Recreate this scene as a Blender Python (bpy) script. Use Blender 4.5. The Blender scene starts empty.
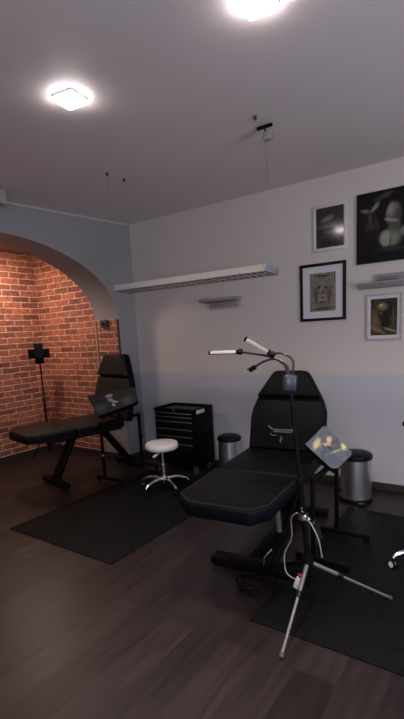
import bpy, bmesh, math, random
from mathutils import Vector, Matrix
random.seed(7)
sc = bpy.context.scene
COL = sc.collection
PI = math.pi

# ------------------------------------------------------------------ camera
H = 1.55
cam_d = bpy.data.cameras.new('camera')
cam = bpy.data.objects.new('camera', cam_d); COL.objects.link(cam)
yaw, pitch, roll = [math.radians(a) for a in (-35.225, -9.804, -3.051)]
fw = Vector((math.sin(yaw)*math.cos(pitch), math.cos(yaw)*math.cos(pitch), math.sin(pitch)))
r0 = Vector((math.cos(yaw), -math.sin(yaw), 0)); u0 = r0.cross(fw)
rr = r0*math.cos(roll)+u0*math.sin(roll); uu = -r0*math.sin(roll)+u0*math.cos(roll)
m = Matrix((rr, uu, -fw)).transposed().to_4x4(); m.translation = (0, 0, H)
cam.matrix_world = m
cam_d.sensor_fit = 'HORIZONTAL'; cam_d.sensor_width = 36; cam_d.lens = 36*450/404
cam_d.shift_y = (410-359.5)/404
cam_d.clip_start = .05
sc.camera = cam

# ------------------------------------------------------------------ world, light, exposure
sc.view_settings.view_transform = 'Standard'; sc.view_settings.look = 'None'
sc.view_settings.gamma = 1; sc.view_settings.use_curve_mapping = False
sc.view_settings.exposure = 1.35
w = bpy.data.worlds.new('world'); sc.world = w; w.use_nodes = True
w.node_tree.nodes['Background'].inputs[0].default_value = (.6, .7, .9, 1)
w.node_tree.nodes['Background'].inputs[1].default_value = .3

def area_light(name, loc, target, size, sizey, power, color, spread=180):
    d = bpy.data.lights.new(name, 'AREA'); d.shape = 'RECTANGLE'; d.size = size; d.size_y = sizey
    d.energy = power; d.color = color; d.spread = math.radians(spread)
    o = bpy.data.objects.new(name, d); COL.objects.link(o); o.location = loc
    o.rotation_euler = (Vector(target)-Vector(loc)).to_track_quat('-Z', 'Y').to_euler()
    return o
ZC = 2.875                                     # ceiling height
LAMPS = [(-2.116, 1.889), (-.945, 1.887), (.226, 1.887), (-2.116, .2), (-.945, .2), (.226, .2)]
DL_POWER = 4.6
for (x, y) in LAMPS:
    area_light('downlight_glow', (x, y, ZC-.05), (x, y, 0), .13, .13, DL_POWER, (1, .85, .74), 125)
area_light('niche_glow', (-4.95, 3.1, 2.60), (-5.35, 3.35, 0), .3, .3, 8.5, (1, .80, .64))
area_light('window_daylight', (1.0, -1.62, 1.6), (-.9, 4.0, .9), 1.6, 1.3, 22, (.82, .87, 1))
area_light('side_window_fill', (2.1, 1.4, 1.5), (-1.5, 2.4, 2.8), 1.2, 1.2, 18, (.88, .88, 1))  # tilted upward as added fill, to brighten the ceiling

# ------------------------------------------------------------------ materials
MATS = {}
def mat(name, col, rough=.5, metal=0, spec=.5, noise=0, nscale=20, bump=0, bscale=60, coat=0, emis=None, estr=0):
    if name in MATS: return MATS[name]
    mt = bpy.data.materials.new(name); mt.use_nodes = True; nt = mt.node_tree
    b = nt.nodes['Principled BSDF']
    b.inputs['Base Color'].default_value = (*col, 1); b.inputs['Roughness'].default_value = rough
    b.inputs['Metallic'].default_value = metal; b.inputs['Specular IOR Level'].default_value = spec
    b.inputs['Coat Weight'].default_value = coat
    if spec < .2: b.inputs['IOR'].default_value = 1.28
    tc = nt.nodes.new('ShaderNodeTexCoord')
    if noise:
        n = nt.nodes.new('ShaderNodeTexNoise'); n.inputs['Scale'].default_value = nscale; n.inputs['Detail'].default_value = 4
        nt.links.new(tc.outputs['Object'], n.inputs['Vector'])
        r = nt.nodes.new('ShaderNodeMapRange'); r.inputs[1].default_value = .3; r.inputs[2].default_value = .7
        r.inputs[3].default_value = 1-noise; r.inputs[4].default_value = 1+noise
        nt.links.new(n.outputs['Fac'], r.inputs[0])
        v = nt.nodes.new('ShaderNodeVectorMath'); v.operation = 'SCALE'; v.inputs[0].default_value = col
        nt.links.new(r.outputs[0], v.inputs['Scale']); nt.links.new(v.outputs[0], b.inputs['Base Color'])
    if bump:
        n = nt.nodes.new('ShaderNodeTexNoise'); n.inputs['Scale'].default_value = bscale; n.inputs['Detail'].default_value = 3
        nt.links.new(tc.outputs['Object'], n.inputs['Vector'])
        bp = nt.nodes.new('ShaderNodeBump'); bp.inputs['Strength'].default_value = bump; bp.inputs['Distance'].default_value = .004
        nt.links.new(n.outputs['Fac'], bp.inputs['Height']); nt.links.new(bp.outputs[0], b.inputs['Normal'])
    if emis:
        b.inputs['Emission Color'].default_value = (*emis, 1); b.inputs['Emission Strength'].default_value = estr
    MATS[name] = mt
    return mt

leather = mat('black_leatherette', (.0035, .0035, .004), .48, spec=.19, noise=.25, nscale=9, bump=.25, bscale=180)
leather_side = mat('black_leatherette_side', (.0035, .004, .0065), .42, spec=.16, bump=.2, bscale=180)
leather_worn = mat('charcoal_leatherette', (.027, .022, .019), .55, spec=.19, noise=.2, nscale=9, bump=.25, bscale=180)
piping = mat('grey_piping', (.016, .016, .018), .45, spec=.15)
blackmetal = mat('black_painted_steel', (.0035, .0035, .004), .42, spec=.19)
bluemetal = mat('dark_blue_grey_steel', (.03, .037, .055), .35)
black_plastic = mat('black_plastic', (.004, .004, .0045), .35, spec=.2)
chrome = mat('chrome', (.75, .75, .77), .18, metal=1)
steel = mat('brushed_steel', (.66, .67, .71), .33, metal=1, noise=.06, nscale=4)
white_paint = mat('white_leatherette', (.62, .60, .60), .5, bump=.1)
white_plastic = mat('white_plastic', (.65, .65, .66), .4)
red_plastic = mat('red_plastic', (.28, .01, .015), .4)
rubber = mat('grey_rubber', (.05, .05, .052), .6)
fixture = mat('silver_grey_aluminium', (.36, .35, .36), .5)
fixture_side = mat('pinkish_white_aluminium', (.28, .26, .255), .5)
endcap = mat('blue_grey_plastic', (.19, .20, .245), .5)
louver_m = mat('louver_aluminium', (.6, .58, .57), .25, metal=.8)
dark = mat('dark_recess', (.03, .028, .028), .7)
cable_white = mat('white_cable', (.30, .29, .28), .5)
cable_black = mat('black_cable', (.004, .004, .004), .5, spec=.1)
tray_mat = mat('grey_tray_liner', (.03, .03, .03), .5)
tin = mat('silver_strip', (.5, .5, .52), .3, metal=.9)
led_lens = mat('milky_diffuser', (.50, .43, .41), .5)
led_side = mat('led_bar_shell', (.10, .085, .08), .35)
ctrl = mat('slate_blue_plastic', (.018, .026, .045), .4)
baseb = mat('dark_brown_baseboard', (.03, .022, .02), .45)

def wall_material(name, top, low=None, zsplit=1.08, tilt=.026):
    mt = bpy.data.materials.new(name); mt.use_nodes = True; nt = mt.node_tree; b = nt.nodes['Principled BSDF']
    b.inputs['Roughness'].default_value = .62
    tc = nt.nodes.new('ShaderNodeTexCoord')
    n = nt.nodes.new('ShaderNodeTexNoise'); n.inputs['Scale'].default_value = 1.3; n.inputs['Detail'].default_value = 5
    nt.links.new(tc.outputs['Object'], n.inputs['Vector'])
    mx = nt.nodes.new('ShaderNodeMix'); mx.data_type = 'RGBA'
    mx.inputs['A'].default_value = (*[c*.96 for c in top], 1); mx.inputs['B'].default_value = (*[min(1, c*1.04) for c in top], 1)
    nt.links.new(n.outputs['Fac'], mx.inputs['Factor'])
    out = mx.outputs['Result']
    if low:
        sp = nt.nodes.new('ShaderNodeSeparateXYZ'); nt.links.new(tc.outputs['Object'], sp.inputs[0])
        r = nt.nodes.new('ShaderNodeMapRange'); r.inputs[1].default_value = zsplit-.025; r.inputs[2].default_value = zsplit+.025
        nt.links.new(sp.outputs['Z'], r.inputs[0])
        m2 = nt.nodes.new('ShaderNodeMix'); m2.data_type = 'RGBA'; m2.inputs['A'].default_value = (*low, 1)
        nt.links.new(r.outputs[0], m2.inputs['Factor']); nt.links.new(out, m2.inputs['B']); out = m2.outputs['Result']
    nt.links.new(out, b.inputs['Base Color'])
    f = nt.nodes.new('ShaderNodeTexNoise'); f.inputs['Scale'].default_value = 120; nt.links.new(tc.outputs['Object'], f.inputs['Vector'])
    bp = nt.nodes.new('ShaderNodeBump'); bp.inputs['Strength'].default_value = .12; bp.inputs['Distance'].default_value = .003
    nt.links.new(f.outputs['Fac'], bp.inputs['Height']); nt.links.new(bp.outputs[0], b.inputs['Normal'])
    return mt
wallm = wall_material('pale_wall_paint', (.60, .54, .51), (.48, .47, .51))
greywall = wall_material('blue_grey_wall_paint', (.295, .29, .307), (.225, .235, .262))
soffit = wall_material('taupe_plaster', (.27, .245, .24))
ceilm = wall_material('ceiling_paint', (.74, .68, .68))

def brick_material():
    mt = bpy.data.materials.new('red_brick'); mt.use_nodes = True; nt = mt.node_tree; b = nt.nodes['Principled BSDF']
    b.inputs['Roughness'].default_value = .75
    uv = nt.nodes.new('ShaderNodeUVMap'); uv.uv_map = 'UVMap'
    wob = nt.nodes.new('ShaderNodeTexNoise'); wob.inputs['Scale'].default_value = 9; wob.inputs['Detail'].default_value = 3
    nt.links.new(uv.outputs[0], wob.inputs['Vector'])
    sub = nt.nodes.new('ShaderNodeVectorMath'); sub.operation = 'SUBTRACT'; sub.inputs[1].default_value = (.5, .5, .5)
    nt.links.new(wob.outputs['Color'], sub.inputs[0])
    s = nt.nodes.new('ShaderNodeVectorMath'); s.operation = 'SCALE'; s.inputs['Scale'].default_value = .02
    nt.links.new(sub.outputs[0], s.inputs[0])
    a = nt.nodes.new('ShaderNodeVectorMath'); a.operation = 'ADD'
    nt.links.new(uv.outputs[0], a.inputs[0]); nt.links.new(s.outputs[0], a.inputs[1])
    br = nt.nodes.new('ShaderNodeTexBrick'); br.inputs['Scale'].default_value = 1
    br.inputs['Brick Width'].default_value = .262; br.inputs['Row Height'].default_value = .0765
    br.inputs['Mortar Size'].default_value = .0075; br.inputs['Mortar Smooth'].default_value = .3
    br.inputs['Color1'].default_value = (.42, .125, .068, 1); br.inputs['Color2'].default_value = (.15, .045, .030, 1)
    br.inputs['Mortar'].default_value = (.58, .36, .27, 1); br.inputs['Bias'].default_value = -.15
    nt.links.new(a.outputs[0], br.inputs['Vector'])
    n = nt.nodes.new('ShaderNodeTexNoise'); n.inputs['Scale'].default_value = 22; n.inputs['Detail'].default_value = 6
    nt.links.new(uv.outputs[0], n.inputs['Vector'])
    r = nt.nodes.new('ShaderNodeMapRange'); r.inputs[1].default_value = .3; r.inputs[2].default_value = .7; r.inputs[3].default_value = .62; r.inputs[4].default_value = 1.35
    nt.links.new(n.outputs['Fac'], r.inputs[0])
    v = nt.nodes.new('ShaderNodeVectorMath'); v.operation = 'SCALE'
    nt.links.new(br.outputs['Color'], v.inputs[0]); nt.links.new(r.outputs[0], v.inputs['Scale'])
    nt.links.new(v.outputs[0], b.inputs['Base Color'])
    inv = nt.nodes.new('ShaderNodeMath'); inv.operation = 'MULTIPLY_ADD'; inv.inputs[1].default_value = -1; inv.inputs[2].default_value = 1
    nt.links.new(br.outputs['Fac'], inv.inputs[0])
    ad = nt.nodes.new('ShaderNodeMath'); ad.operation = 'MULTIPLY_ADD'; ad.inputs[1].default_value = .35
    nt.links.new(n.outputs['Fac'], ad.inputs[0]); nt.links.new(inv.outputs[0], ad.inputs[2])
    bp = nt.nodes.new('ShaderNodeBump'); bp.inputs['Strength'].default_value = .7; bp.inputs['Distance'].default_value = .008
    nt.links.new(ad.outputs[0], bp.inputs['Height']); nt.links.new(bp.outputs[0], b.inputs['Normal'])
    return mt
brick = brick_material()

def floor_material():
    mt = bpy.data.materials.new('dark_plank_floor'); mt.use_nodes = True; nt = mt.node_tree; b = nt.nodes['Principled BSDF']
    tc = nt.nodes.new('ShaderNodeTexCoord')
    mp = nt.nodes.new('ShaderNodeMapping'); mp.inputs['Rotation'].default_value = (0, 0, math.radians(90))
    nt.links.new(tc.outputs['Object'], mp.inputs[0])
    br = nt.nodes.new('ShaderNodeTexBrick'); br.inputs['Scale'].default_value = 1
    br.inputs['Brick Width'].default_value = 1.25; br.inputs['Row Height'].default_value = .19; br.inputs['Mortar Size'].default_value = .0012
    br.inputs['Color1'].default_value = (.024, .0155, .0165, 1); br.inputs['Color2'].default_value = (.0095, .0062, .0068, 1)
    br.inputs['Mortar'].default_value = (.007, .0045, .0045, 1); br.offset = .37
    nt.links.new(mp.outputs[0], br.inputs['Vector'])
    mp2 = nt.nodes.new('ShaderNodeMapping'); mp2.inputs['Scale'].default_value = (14, 1.1, 1)
    nt.links.new(tc.outputs['Object'], mp2.inputs[0])
    n = nt.nodes.new('ShaderNodeTexNoise'); n.inputs['Scale'].default_value = 2.2; n.inputs['Detail'].default_value = 7
    nt.links.new(mp2.outputs[0], n.inputs['Vector'])
    r = nt.nodes.new('ShaderNodeMapRange'); r.inputs[1].default_value = .3; r.inputs[2].default_value = .7; r.inputs[3].default_value = .7; r.inputs[4].default_value = 1.3
    nt.links.new(n.outputs['Fac'], r.inputs[0])
    v = nt.nodes.new('ShaderNodeVectorMath'); v.operation = 'SCALE'
    nt.links.new(br.outputs['Color'], v.inputs[0]); nt.links.new(r.outputs[0], v.inputs['Scale'])
    nt.links.new(v.outputs[0], b.inputs['Base Color'])
    r2 = nt.nodes.new('ShaderNodeMapRange'); b.inputs['IOR'].default_value = 1.4; r2.inputs[3].default_value = .30; r2.inputs[4].default_value = .48
    nt.links.new(n.outputs['Fac'], r2.inputs[0]); nt.links.new(r2.outputs[0], b.inputs['Roughness'])
    bp = nt.nodes.new('ShaderNodeBump'); bp.inputs['Strength'].default_value = .25; bp.inputs['Distance'].default_value = .002
    nt.links.new(n.outputs['Fac'], bp.inputs['Height']); nt.links.new(bp.outputs[0], b.inputs['Normal'])
    return mt
floorm = floor_material()

def mat_material():
    mt = bpy.data.materials.new('ribbed_rubber'); mt.use_nodes = True; nt = mt.node_tree; b = nt.nodes['Principled BSDF']
    b.inputs['Base Color'].default_value = (.0048, .0048, .0055, 1); b.inputs['Roughness'].default_value = .5; b.inputs['Specular IOR Level'].default_value = .25; b.inputs['IOR'].default_value = 1.22
    tc = nt.nodes.new('ShaderNodeTexCoord')
    ck = nt.nodes.new('ShaderNodeTexChecker'); ck.inputs['Scale'].default_value = 22
    nt.links.new(tc.outputs['Object'], ck.inputs['Vector'])
    wv = nt.nodes.new('ShaderNodeTexWave'); wv.inputs['Scale'].default_value = 30; nt.links.new(tc.outputs['Object'], wv.inputs['Vector'])
    wv2 = nt.nodes.new('ShaderNodeTexWave'); wv2.bands_direction = 'Y'; wv2.inputs['Scale'].default_value = 22; nt.links.new(tc.outputs['Object'], wv2.inputs['Vector'])
    mx = nt.nodes.new('ShaderNodeMix'); mx.data_type = 'FLOAT'
    nt.links.new(ck.outputs['Fac'], mx.inputs[0]); nt.links.new(wv.outputs['Fac'], mx.inputs[2]); nt.links.new(wv2.outputs['Fac'], mx.inputs[3])
    bp = nt.nodes.new('ShaderNodeBump'); bp.inputs['Strength'].default_value = .5; bp.inputs['Distance'].default_value = .003
    nt.links.new(mx.outputs[0], bp.inputs['Height']); nt.links.new(bp.outputs[0], b.inputs['Normal'])
    return mt
matm = mat_material()

def art_material(name, base, blobs, noise=.35, nscale=6, rough=.35, seed=0, grain=None, spec=.2, warp=.05):
    """blobs: (u, v, ru, rv, angle_deg, colour, softness) on the 0..1 UV of the sheet"""
    mt = bpy.data.materials.new(name); mt.use_nodes = True; nt = mt.node_tree; b = nt.nodes['Principled BSDF']
    b.inputs['Roughness'].default_value = rough; b.inputs['Specular IOR Level'].default_value = spec
    uv = nt.nodes.new('ShaderNodeUVMap'); uv.uv_map = 'UVMap'
    n = nt.nodes.new('ShaderNodeTexNoise'); n.noise_dimensions = '4D'; n.inputs['W'].default_value = seed; n.inputs['Scale'].default_value = nscale; n.inputs['Detail'].default_value = 5
    nt.links.new(uv.outputs[0], n.inputs['Vector'])
    sb = nt.nodes.new('ShaderNodeVectorMath'); sb.operation = 'SUBTRACT'; sb.inputs[1].default_value = (.5, .5, .5); nt.links.new(n.outputs['Color'], sb.inputs[0])
    sl = nt.nodes.new('ShaderNodeVectorMath'); sl.operation = 'SCALE'; sl.inputs['Scale'].default_value = warp; nt.links.new(sb.outputs[0], sl.inputs[0])
    ad = nt.nodes.new('ShaderNodeVectorMath'); ad.operation = 'ADD'; nt.links.new(uv.outputs[0], ad.inputs[0]); nt.links.new(sl.outputs[0], ad.inputs[1])
    cur = None
    mr = nt.nodes.new('ShaderNodeMapRange'); mr.inputs[1].default_value = .3; mr.inputs[2].default_value = .7; mr.inputs[3].default_value = 1-noise; mr.inputs[4].default_value = 1+noise
    nt.links.new(n.outputs['Fac'], mr.inputs[0])
    v = nt.nodes.new('ShaderNodeVectorMath'); v.operation = 'SCALE'; v.inputs[0].default_value = base
    nt.links.new(mr.outputs[0], v.inputs['Scale']); cur = v.outputs[0]
    for (u, vv, ru, rv, ang, colr, soft) in blobs:
        s = nt.nodes.new('ShaderNodeVectorMath'); s.operation = 'SUBTRACT'; s.inputs[1].default_value = (u, vv, 0); nt.links.new(ad.outputs[0], s.inputs[0])
        ro = nt.nodes.new('ShaderNodeVectorRotate'); ro.rotation_type = 'Z_AXIS'; ro.inputs['Angle'].default_value = math.radians(-ang); nt.links.new(s.outputs[0], ro.inputs['Vector'])
        d = nt.nodes.new('ShaderNodeVectorMath'); d.operation = 'MULTIPLY'; d.inputs[1].default_value = (1/ru, 1/rv, 0); nt.links.new(ro.outputs[0], d.inputs[0])
        l = nt.nodes.new('ShaderNodeVectorMath'); l.operation = 'LENGTH'; nt.links.new(d.outputs[0], l.inputs[0])
        r = nt.nodes.new('ShaderNodeMapRange'); r.interpolation_type = 'SMOOTHSTEP'; r.inputs[1].default_value = 1+soft; r.inputs[2].default_value = max(0, 1-soft); r.inputs[3].default_value = 0; r.inputs[4].default_value = 1
        nt.links.new(l.outputs['Value'], r.inputs[0])
        mx = nt.nodes.new('ShaderNodeMix'); mx.data_type = 'RGBA'; mx.inputs['B'].default_value = (*colr, 1)
        nt.links.new(r.outputs[0], mx.inputs['Factor']); nt.links.new(cur, mx.inputs['A']); cur = mx.outputs['Result']
    nt.links.new(cur, b.inputs['Base Color'])
    return mt

# ------------------------------------------------------------------ mesh helpers
def place(bm, verts, M):
    if M is not None: bmesh.ops.transform(bm, matrix=M, verts=verts)
def add_box(bm, c, s, M=None, bev=0, seg=2):
    t = bmesh.new(); bmesh.ops.create_cube(t, size=1)
    bmesh.ops.transform(t, matrix=Matrix.Diagonal((*s, 1)), verts=t.verts)
    if bev: bmesh.ops.bevel(t, geom=list(t.edges), offset=bev, segments=seg, profile=.5, affect='EDGES')
    bmesh.ops.transform(t, matrix=Matrix.Translation(c), verts=t.verts)
    merge(bm, t, M)
def merge(bm, t, M=None):
    if M is not None: bmesh.ops.transform(t, matrix=M, verts=t.verts)
    me = bpy.data.meshes.new('tmp'); t.to_mesh(me); t.free(); bm.from_mesh(me); bpy.data.meshes.remove(me)
def add_prism(bm, pts, z0, z1, M=None, bev=0, seg=2):
    t = bmesh.new(); vs = [t.verts.new((x, y, z0)) for x, y in pts]; f = t.faces.new(vs)
    r = bmesh.ops.extrude_face_region(t, geom=[f]); nv = [g for g in r['geom'] if isinstance(g, bmesh.types.BMVert)]
    for v_ in nv: v_.co.z = z1
    bmesh.ops.recalc_face_normals(t, faces=t.faces)
    if bev: bmesh.ops.bevel(t, geom=list(t.edges), offset=bev, segments=seg, profile=.5, affect='EDGES')
    merge(bm, t, M)
def add_tube(bm, pts, r, n=10, cap=True, M=None):
    pts = [Vector(p) for p in pts]; rad = r if isinstance(r, (list, tuple)) else [r]*len(pts)
    t = bmesh.new(); rings = []; up = None
    for i, p in enumerate(pts):
        d = (pts[min(i+1, len(pts)-1)]-pts[max(i-1, 0)]).normalized()
        if up is None: up = d.orthogonal().normalized()
        up = (up-d*up.dot(d)).normalized(); sd = d.cross(up)
        rings.append([t.verts.new(p+(up*math.cos(a)+sd*math.sin(a))*rad[i]) for a in [2*PI*k/n for k in range(n)]])
    for a, b in zip(rings, rings[1:]):
        for k in range(n): t.faces.new((a[k], a[(k+1) % n], b[(k+1) % n], b[k]))
    if cap: t.faces.new(rings[0][::-1]); t.faces.new(rings[-1])
    bmesh.ops.recalc_face_normals(t, faces=t.faces)
    merge(bm, t, M)
def add_lathe(bm, prof, c=(0, 0, 0), n=32, M=None, sx=1, sy=1):
    t = bmesh.new(); rings = []
    for r, z in prof:
        if r < 1e-5: rings.append([t.verts.new((c[0], c[1], c[2]+z))])
        else: rings.append([t.verts.new((c[0]+sx*r*math.cos(2*PI*k/n), c[1]+sy*r*math.sin(2*PI*k/n), c[2]+z)) for k in range(n)])
    for a, b in zip(rings, rings[1:]):
        for k in range(n):
            q = [a[k % len(a)], a[(k+1) % len(a)], b[(k+1) % len(b)], b[k % len(b)]]
            u = []
            for x in q:
                if x not in u: u.append(x)
            if len(u) > 2: t.faces.new(u)
    bmesh.ops.recalc_face_normals(t, faces=t.faces)
    merge(bm, t, M)
def spline(pts, n=8):
    P = [Vector(p) for p in pts]; P = [P[0]*2-P[1]]+P+[P[-1]*2-P[-2]]; out = []
    for i in range(1, len(P)-2):
        for k in range(n):
            t = k/n; a, b, c, d = P[i-1:i+3]
            out.append(.5*((2*b)+(c-a)*t+(2*a-5*b+4*c-d)*t*t+(3*b-a-3*c+d)*t**3))
    out.append(P[-2]); return out
def obj(name, bm, material, parent=None, smooth=True, loc=None):
    me = bpy.data.meshes.new(name); bm.to_mesh(me); bm.free()
    if me.uv_layers: me.uv_layers[0].name = 'UVMap'
    if isinstance(material, (list, tuple)):
        for x in material: me.materials.append(x)
    else: me.materials.append(material)
    o = bpy.data.objects.new(name, me); COL.objects.link(o)
    if parent: o.parent = parent
    if loc: o.location = loc
    if smooth:
        for p in me.polygons: p.use_smooth = True
        me.set_sharp_from_angle(angle=math.radians(35))
    return o
def thing(name, label, cat, loc=(0, 0, 0), rz=0, group=None):
    o = bpy.data.objects.new(name, None); COL.objects.link(o); o.empty_display_size = .1
    o.location = loc; o.rotation_euler = (0, 0, rz); o['label'] = label; o['category'] = cat
    if group: o['group'] = group
    return o
def tag(o, label, cat, group=None):
    o['label'] = label; o['category'] = cat
    if group: o['group'] = group
    return o
def struct(name, bm, material, smooth=False):
    o = obj(name, bm, material, None, smooth); o['kind'] = 'structure'; return o
def copy_tree(o, parent=None):
    c = o.copy(); COL.objects.link(c)
    if parent: c.parent = parent
    for ch in [x for x in bpy.data.objects if x.parent == o]: copy_tree(ch, c)
    return c
def uvquad(bm, corners):
    uvl = bm.loops.layers.uv.verify()
    vs = [bm.verts.new(c) for c in corners]; f = bm.faces.new(vs)
    for l, uvc in zip(f.loops, ((0, 0), (1, 0), (1, 1), (0, 1))): l[uvl].uv = uvc
    return f
def uv_metres(bm, fn):
    uvl = bm.loops.layers.uv.verify()
    for f in bm.faces:
        for l in f.loops: l[uvl].uv = fn(l.vert.co, f.normal)

# ------------------------------------------------------------------ room shell
XC, YB = -3.937, 4.255
tB = math.radians(5.4); sB = Vector((math.sin(tB), math.cos(tB), 0))    # the arch wall runs along sB
TH = .41
XR, YF = 2.3, -1.8
NX, NY0, NY1, NZ = -5.47, .85, 3.978, 2.71                              # brick niche
bm = bmesh.new(); add_box(bm, (-1.8, 1.25, -.05), (9.2, 6.9, .1)); struct('floor', bm, floorm)
bm = bmesh.new(); add_box(bm, (-1.0, 1.22, ZC+.06), (7.6, 6.4, .12)); struct('ceiling', bm, ceilm)
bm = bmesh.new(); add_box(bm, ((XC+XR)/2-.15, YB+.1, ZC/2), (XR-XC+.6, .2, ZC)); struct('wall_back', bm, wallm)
# right wall with a window opening
def holed_wall(axis, pos, a0, a1, h0, h1, z0, z1, th, sign):
    b = bmesh.new()
    def bx(u0, u1, v0, v1):
        if axis == 'x': add_box(b, (pos+sign*th/2, (u0+u1)/2, (v0+v1)/2), (th, u1-u0, v1-v0))
        else: add_box(b, ((u0+u1)/2, pos+sign*th/2, (v0+v1)/2), (u1-u0, th, v1-v0))
    bx(a0, h0, 0, ZC); bx(h1, a1, 0, ZC); bx(h0, h1, 0, z0); bx(h0, h1, z1, ZC); return b
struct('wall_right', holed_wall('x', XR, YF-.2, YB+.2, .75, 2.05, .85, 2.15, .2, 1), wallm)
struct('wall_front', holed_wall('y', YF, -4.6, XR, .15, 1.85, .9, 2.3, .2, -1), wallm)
glass = mat('window_glass', (.9, .95, 1), .05); glass.node_tree.nodes['Principled BSDF'].inputs['Transmission Weight'].default_value = 1
def window(name, axis, pos, h0, h1, z0, z1):
    b = bmesh.new(); g = bmesh.new()
    def bx(bb, u0, u1, v0, v1, t):
        if axis == 'x': add_box(bb, (pos, (u0+u1)/2, (v0+v1)/2), (t, u1-u0, v1-v0))
        else: add_box(bb, ((u0+u1)/2, pos, (v0+v1)/2), (u1-u0, t, v1-v0))
    f = .06
    bx(b, h0, h0+f, z0, z1, .06); bx(b, h1-f, h1, z0, z1, .06); bx(b, h0+f, h1-f, z0, z0+f, .06); bx(b, h0+f, h1-f, z1-f, z1, .06)
    mid = (h0+h1)/2; bx(b, mid-f/2, mid+f/2, z0+f, z1-f, .06)
    fr = struct(name, b, white_plastic)
    bx(g, h0+f, mid-f/2, z0+f, z1-f, .01); bx(g, mid+f/2, h1-f, z0+f, z1-f, .01)
    obj('window_pane', g, glass, fr, False)
window('window_1', 'x', XR+.1, .75, 2.05, .85, 2.15)
window('window_2', 'y', YF-.1, .15, 1.85, .9, 2.3)

# arch wall: front face, soffit and back face from one outline in (s, z)
AC, AA, AB, SPR = -1.81, 1.53, .83, 1.76
def wl(s, z, back=0): p = Vector((XC, YB, 0))+sB*s; return Vector((p.x-back, p.y, z))
NS = 48
arc = [(AC+AA*math.cos(PI*k/NS), SPR+AB*math.sin(PI*k/NS)) for k in range(NS+1)]     # right to left
S_END = -6.1
bm = bmesh.new()
for back in (0, TH):
    def V(s, z): return bm.verts.new(wl(s, z, back))
    quads = []
    for (a, b) in zip(arc, arc[1:]): quads.append([(a[0], a[1]), (b[0], b[1]), (b[0], ZC), (a[0], ZC)])
    quads.append([(.02, 0), (arc[0][0], 0), (arc[0][0], ZC), (.02, ZC)])
    quads.append([(arc[-1][0], 0), (S_END, 0), (S_END, ZC), (arc[-1][0], ZC)])
    for q in quads: bm.faces.new([V(*p) for p in q])
# sides closing the far end
bm.faces.new([bm.verts.new(wl(S_END, z, b_)) for z, b_ in ((0, 0), (0, TH), (ZC, TH), (ZC, 0))])
bmesh.ops.remove_doubles(bm, verts=bm.verts, dist=1e-4)
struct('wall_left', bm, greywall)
bm = bmesh.new()
for (a, b) in zip(arc, arc[1:]):
    bm.faces.new([bm.verts.new(wl(*a)), bm.verts.new(wl(*b)), bm.verts.new(wl(*b, TH)), bm.verts.new(wl(*a, TH))])
bmesh.ops.remove_doubles(bm, verts=bm.verts, dist=1e-4)
struct('trim_1', bm, soffit, True)                              # plaster soffit of the arch
# jambs below the spring line: brick above, plaster at the foot
JB = .62
j0, j1 = wl(arc[0][0], 0), wl(arc[0][0], 0, TH)
bm = bmesh.new(); bm.faces.new([bm.verts.new((x.x, x.y, z)) for x, z in ((j0, JB), (j1, JB), (j1, SPR), (j0, SPR))])
k0, k1 = wl(arc[-1][0], 0), wl(arc[-1][0], 0, TH)
bm.faces.new([bm.verts.new((x.x, x.y, z)) for x, z in ((k0, JB), (k1, JB), (k1, SPR), (k0, SPR))])
bm.normal_update(); uv_metres(bm, lambda c, n: (c.x, c.z)); struct('trim_2', bm, brick)
bm = bmesh.new(); bm.faces.new([bm.verts.new((x.x, x.y, z)) for x, z in ((j0, 0), (j1, 0), (j1, JB), (j0, JB))])
bm.faces.new([bm.verts.new((x.x, x.y, z)) for x, z in ((k0, 0), (k1, 0), (k1, JB), (k0, JB))])
struct('trim_3', bm, soffit)
# white joint between jamb and niche side wall, brown edge on the front corner
bm = bmesh.new(); add_box(bm, (j1.x, j1.y-.005, (JB+SPR)/2), (.022, .012, SPR-JB)); struct('trim_4', bm, mat('pale_mortar_bead', (.42, .27, .22), .8))
bm = bmesh.new(); add_box(bm, (j0.x-.014, j0.y-.006, (JB+SPR)/2), (.028, .014, SPR-JB)); struct('trim_5', bm, mat('brown_edge', (.07, .022, .014), .8))
# niche walls
bm = bmesh.new(); add_box(bm, ((NX+j1.x)/2, NY1+.06, NZ/2), (j1.x-NX, .12, NZ)); bm.normal_update()
uv_metres(bm, lambda c, n: (c.x if abs(n.y) > .5 else c.y, c.z)); struct('wall_niche_side', bm, brick)
bm = bmesh.new(); add_box(bm, (NX-.06, (NY0+NY1)/2+.05, NZ/2), (.12, NY1-NY0+.2, NZ)); bm.normal_update()
uv_metres(bm, lambda c, n: (c.y+.1, c.z)); struct('wall_niche_back', bm, brick)
bm = bmesh.new(); add_box(bm, ((NX+k1.x)/2, NY0-.05, NZ/2), (k1.x-NX, .1, NZ)); bm.normal_update()
uv_metres(bm, lambda c, n: (c.x, c.z)); struct('wall_niche_far_side', bm, brick)
bm = bmesh.new(); add_box(bm, ((NX+j1.x)/2-.02, (NY0+NY1)/2, NZ+.05), (j1.x-NX+.3, NY1-NY0+.35, .1)); struct('ceiling_niche', bm, soffit)
# cornice strip where the arch wall meets the ceiling
bm = bmesh.new(); a = wl(-.005, ZC-.012); b = wl(S_END, ZC-.012)
add_tube(bm, [a+Vector((.008, 0, 0)), b+Vector((.008, 0, 0))], .013, 6); struct('trim_6', bm, mat('ceiling_joint', (.50, .47, .46), .7))
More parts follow.
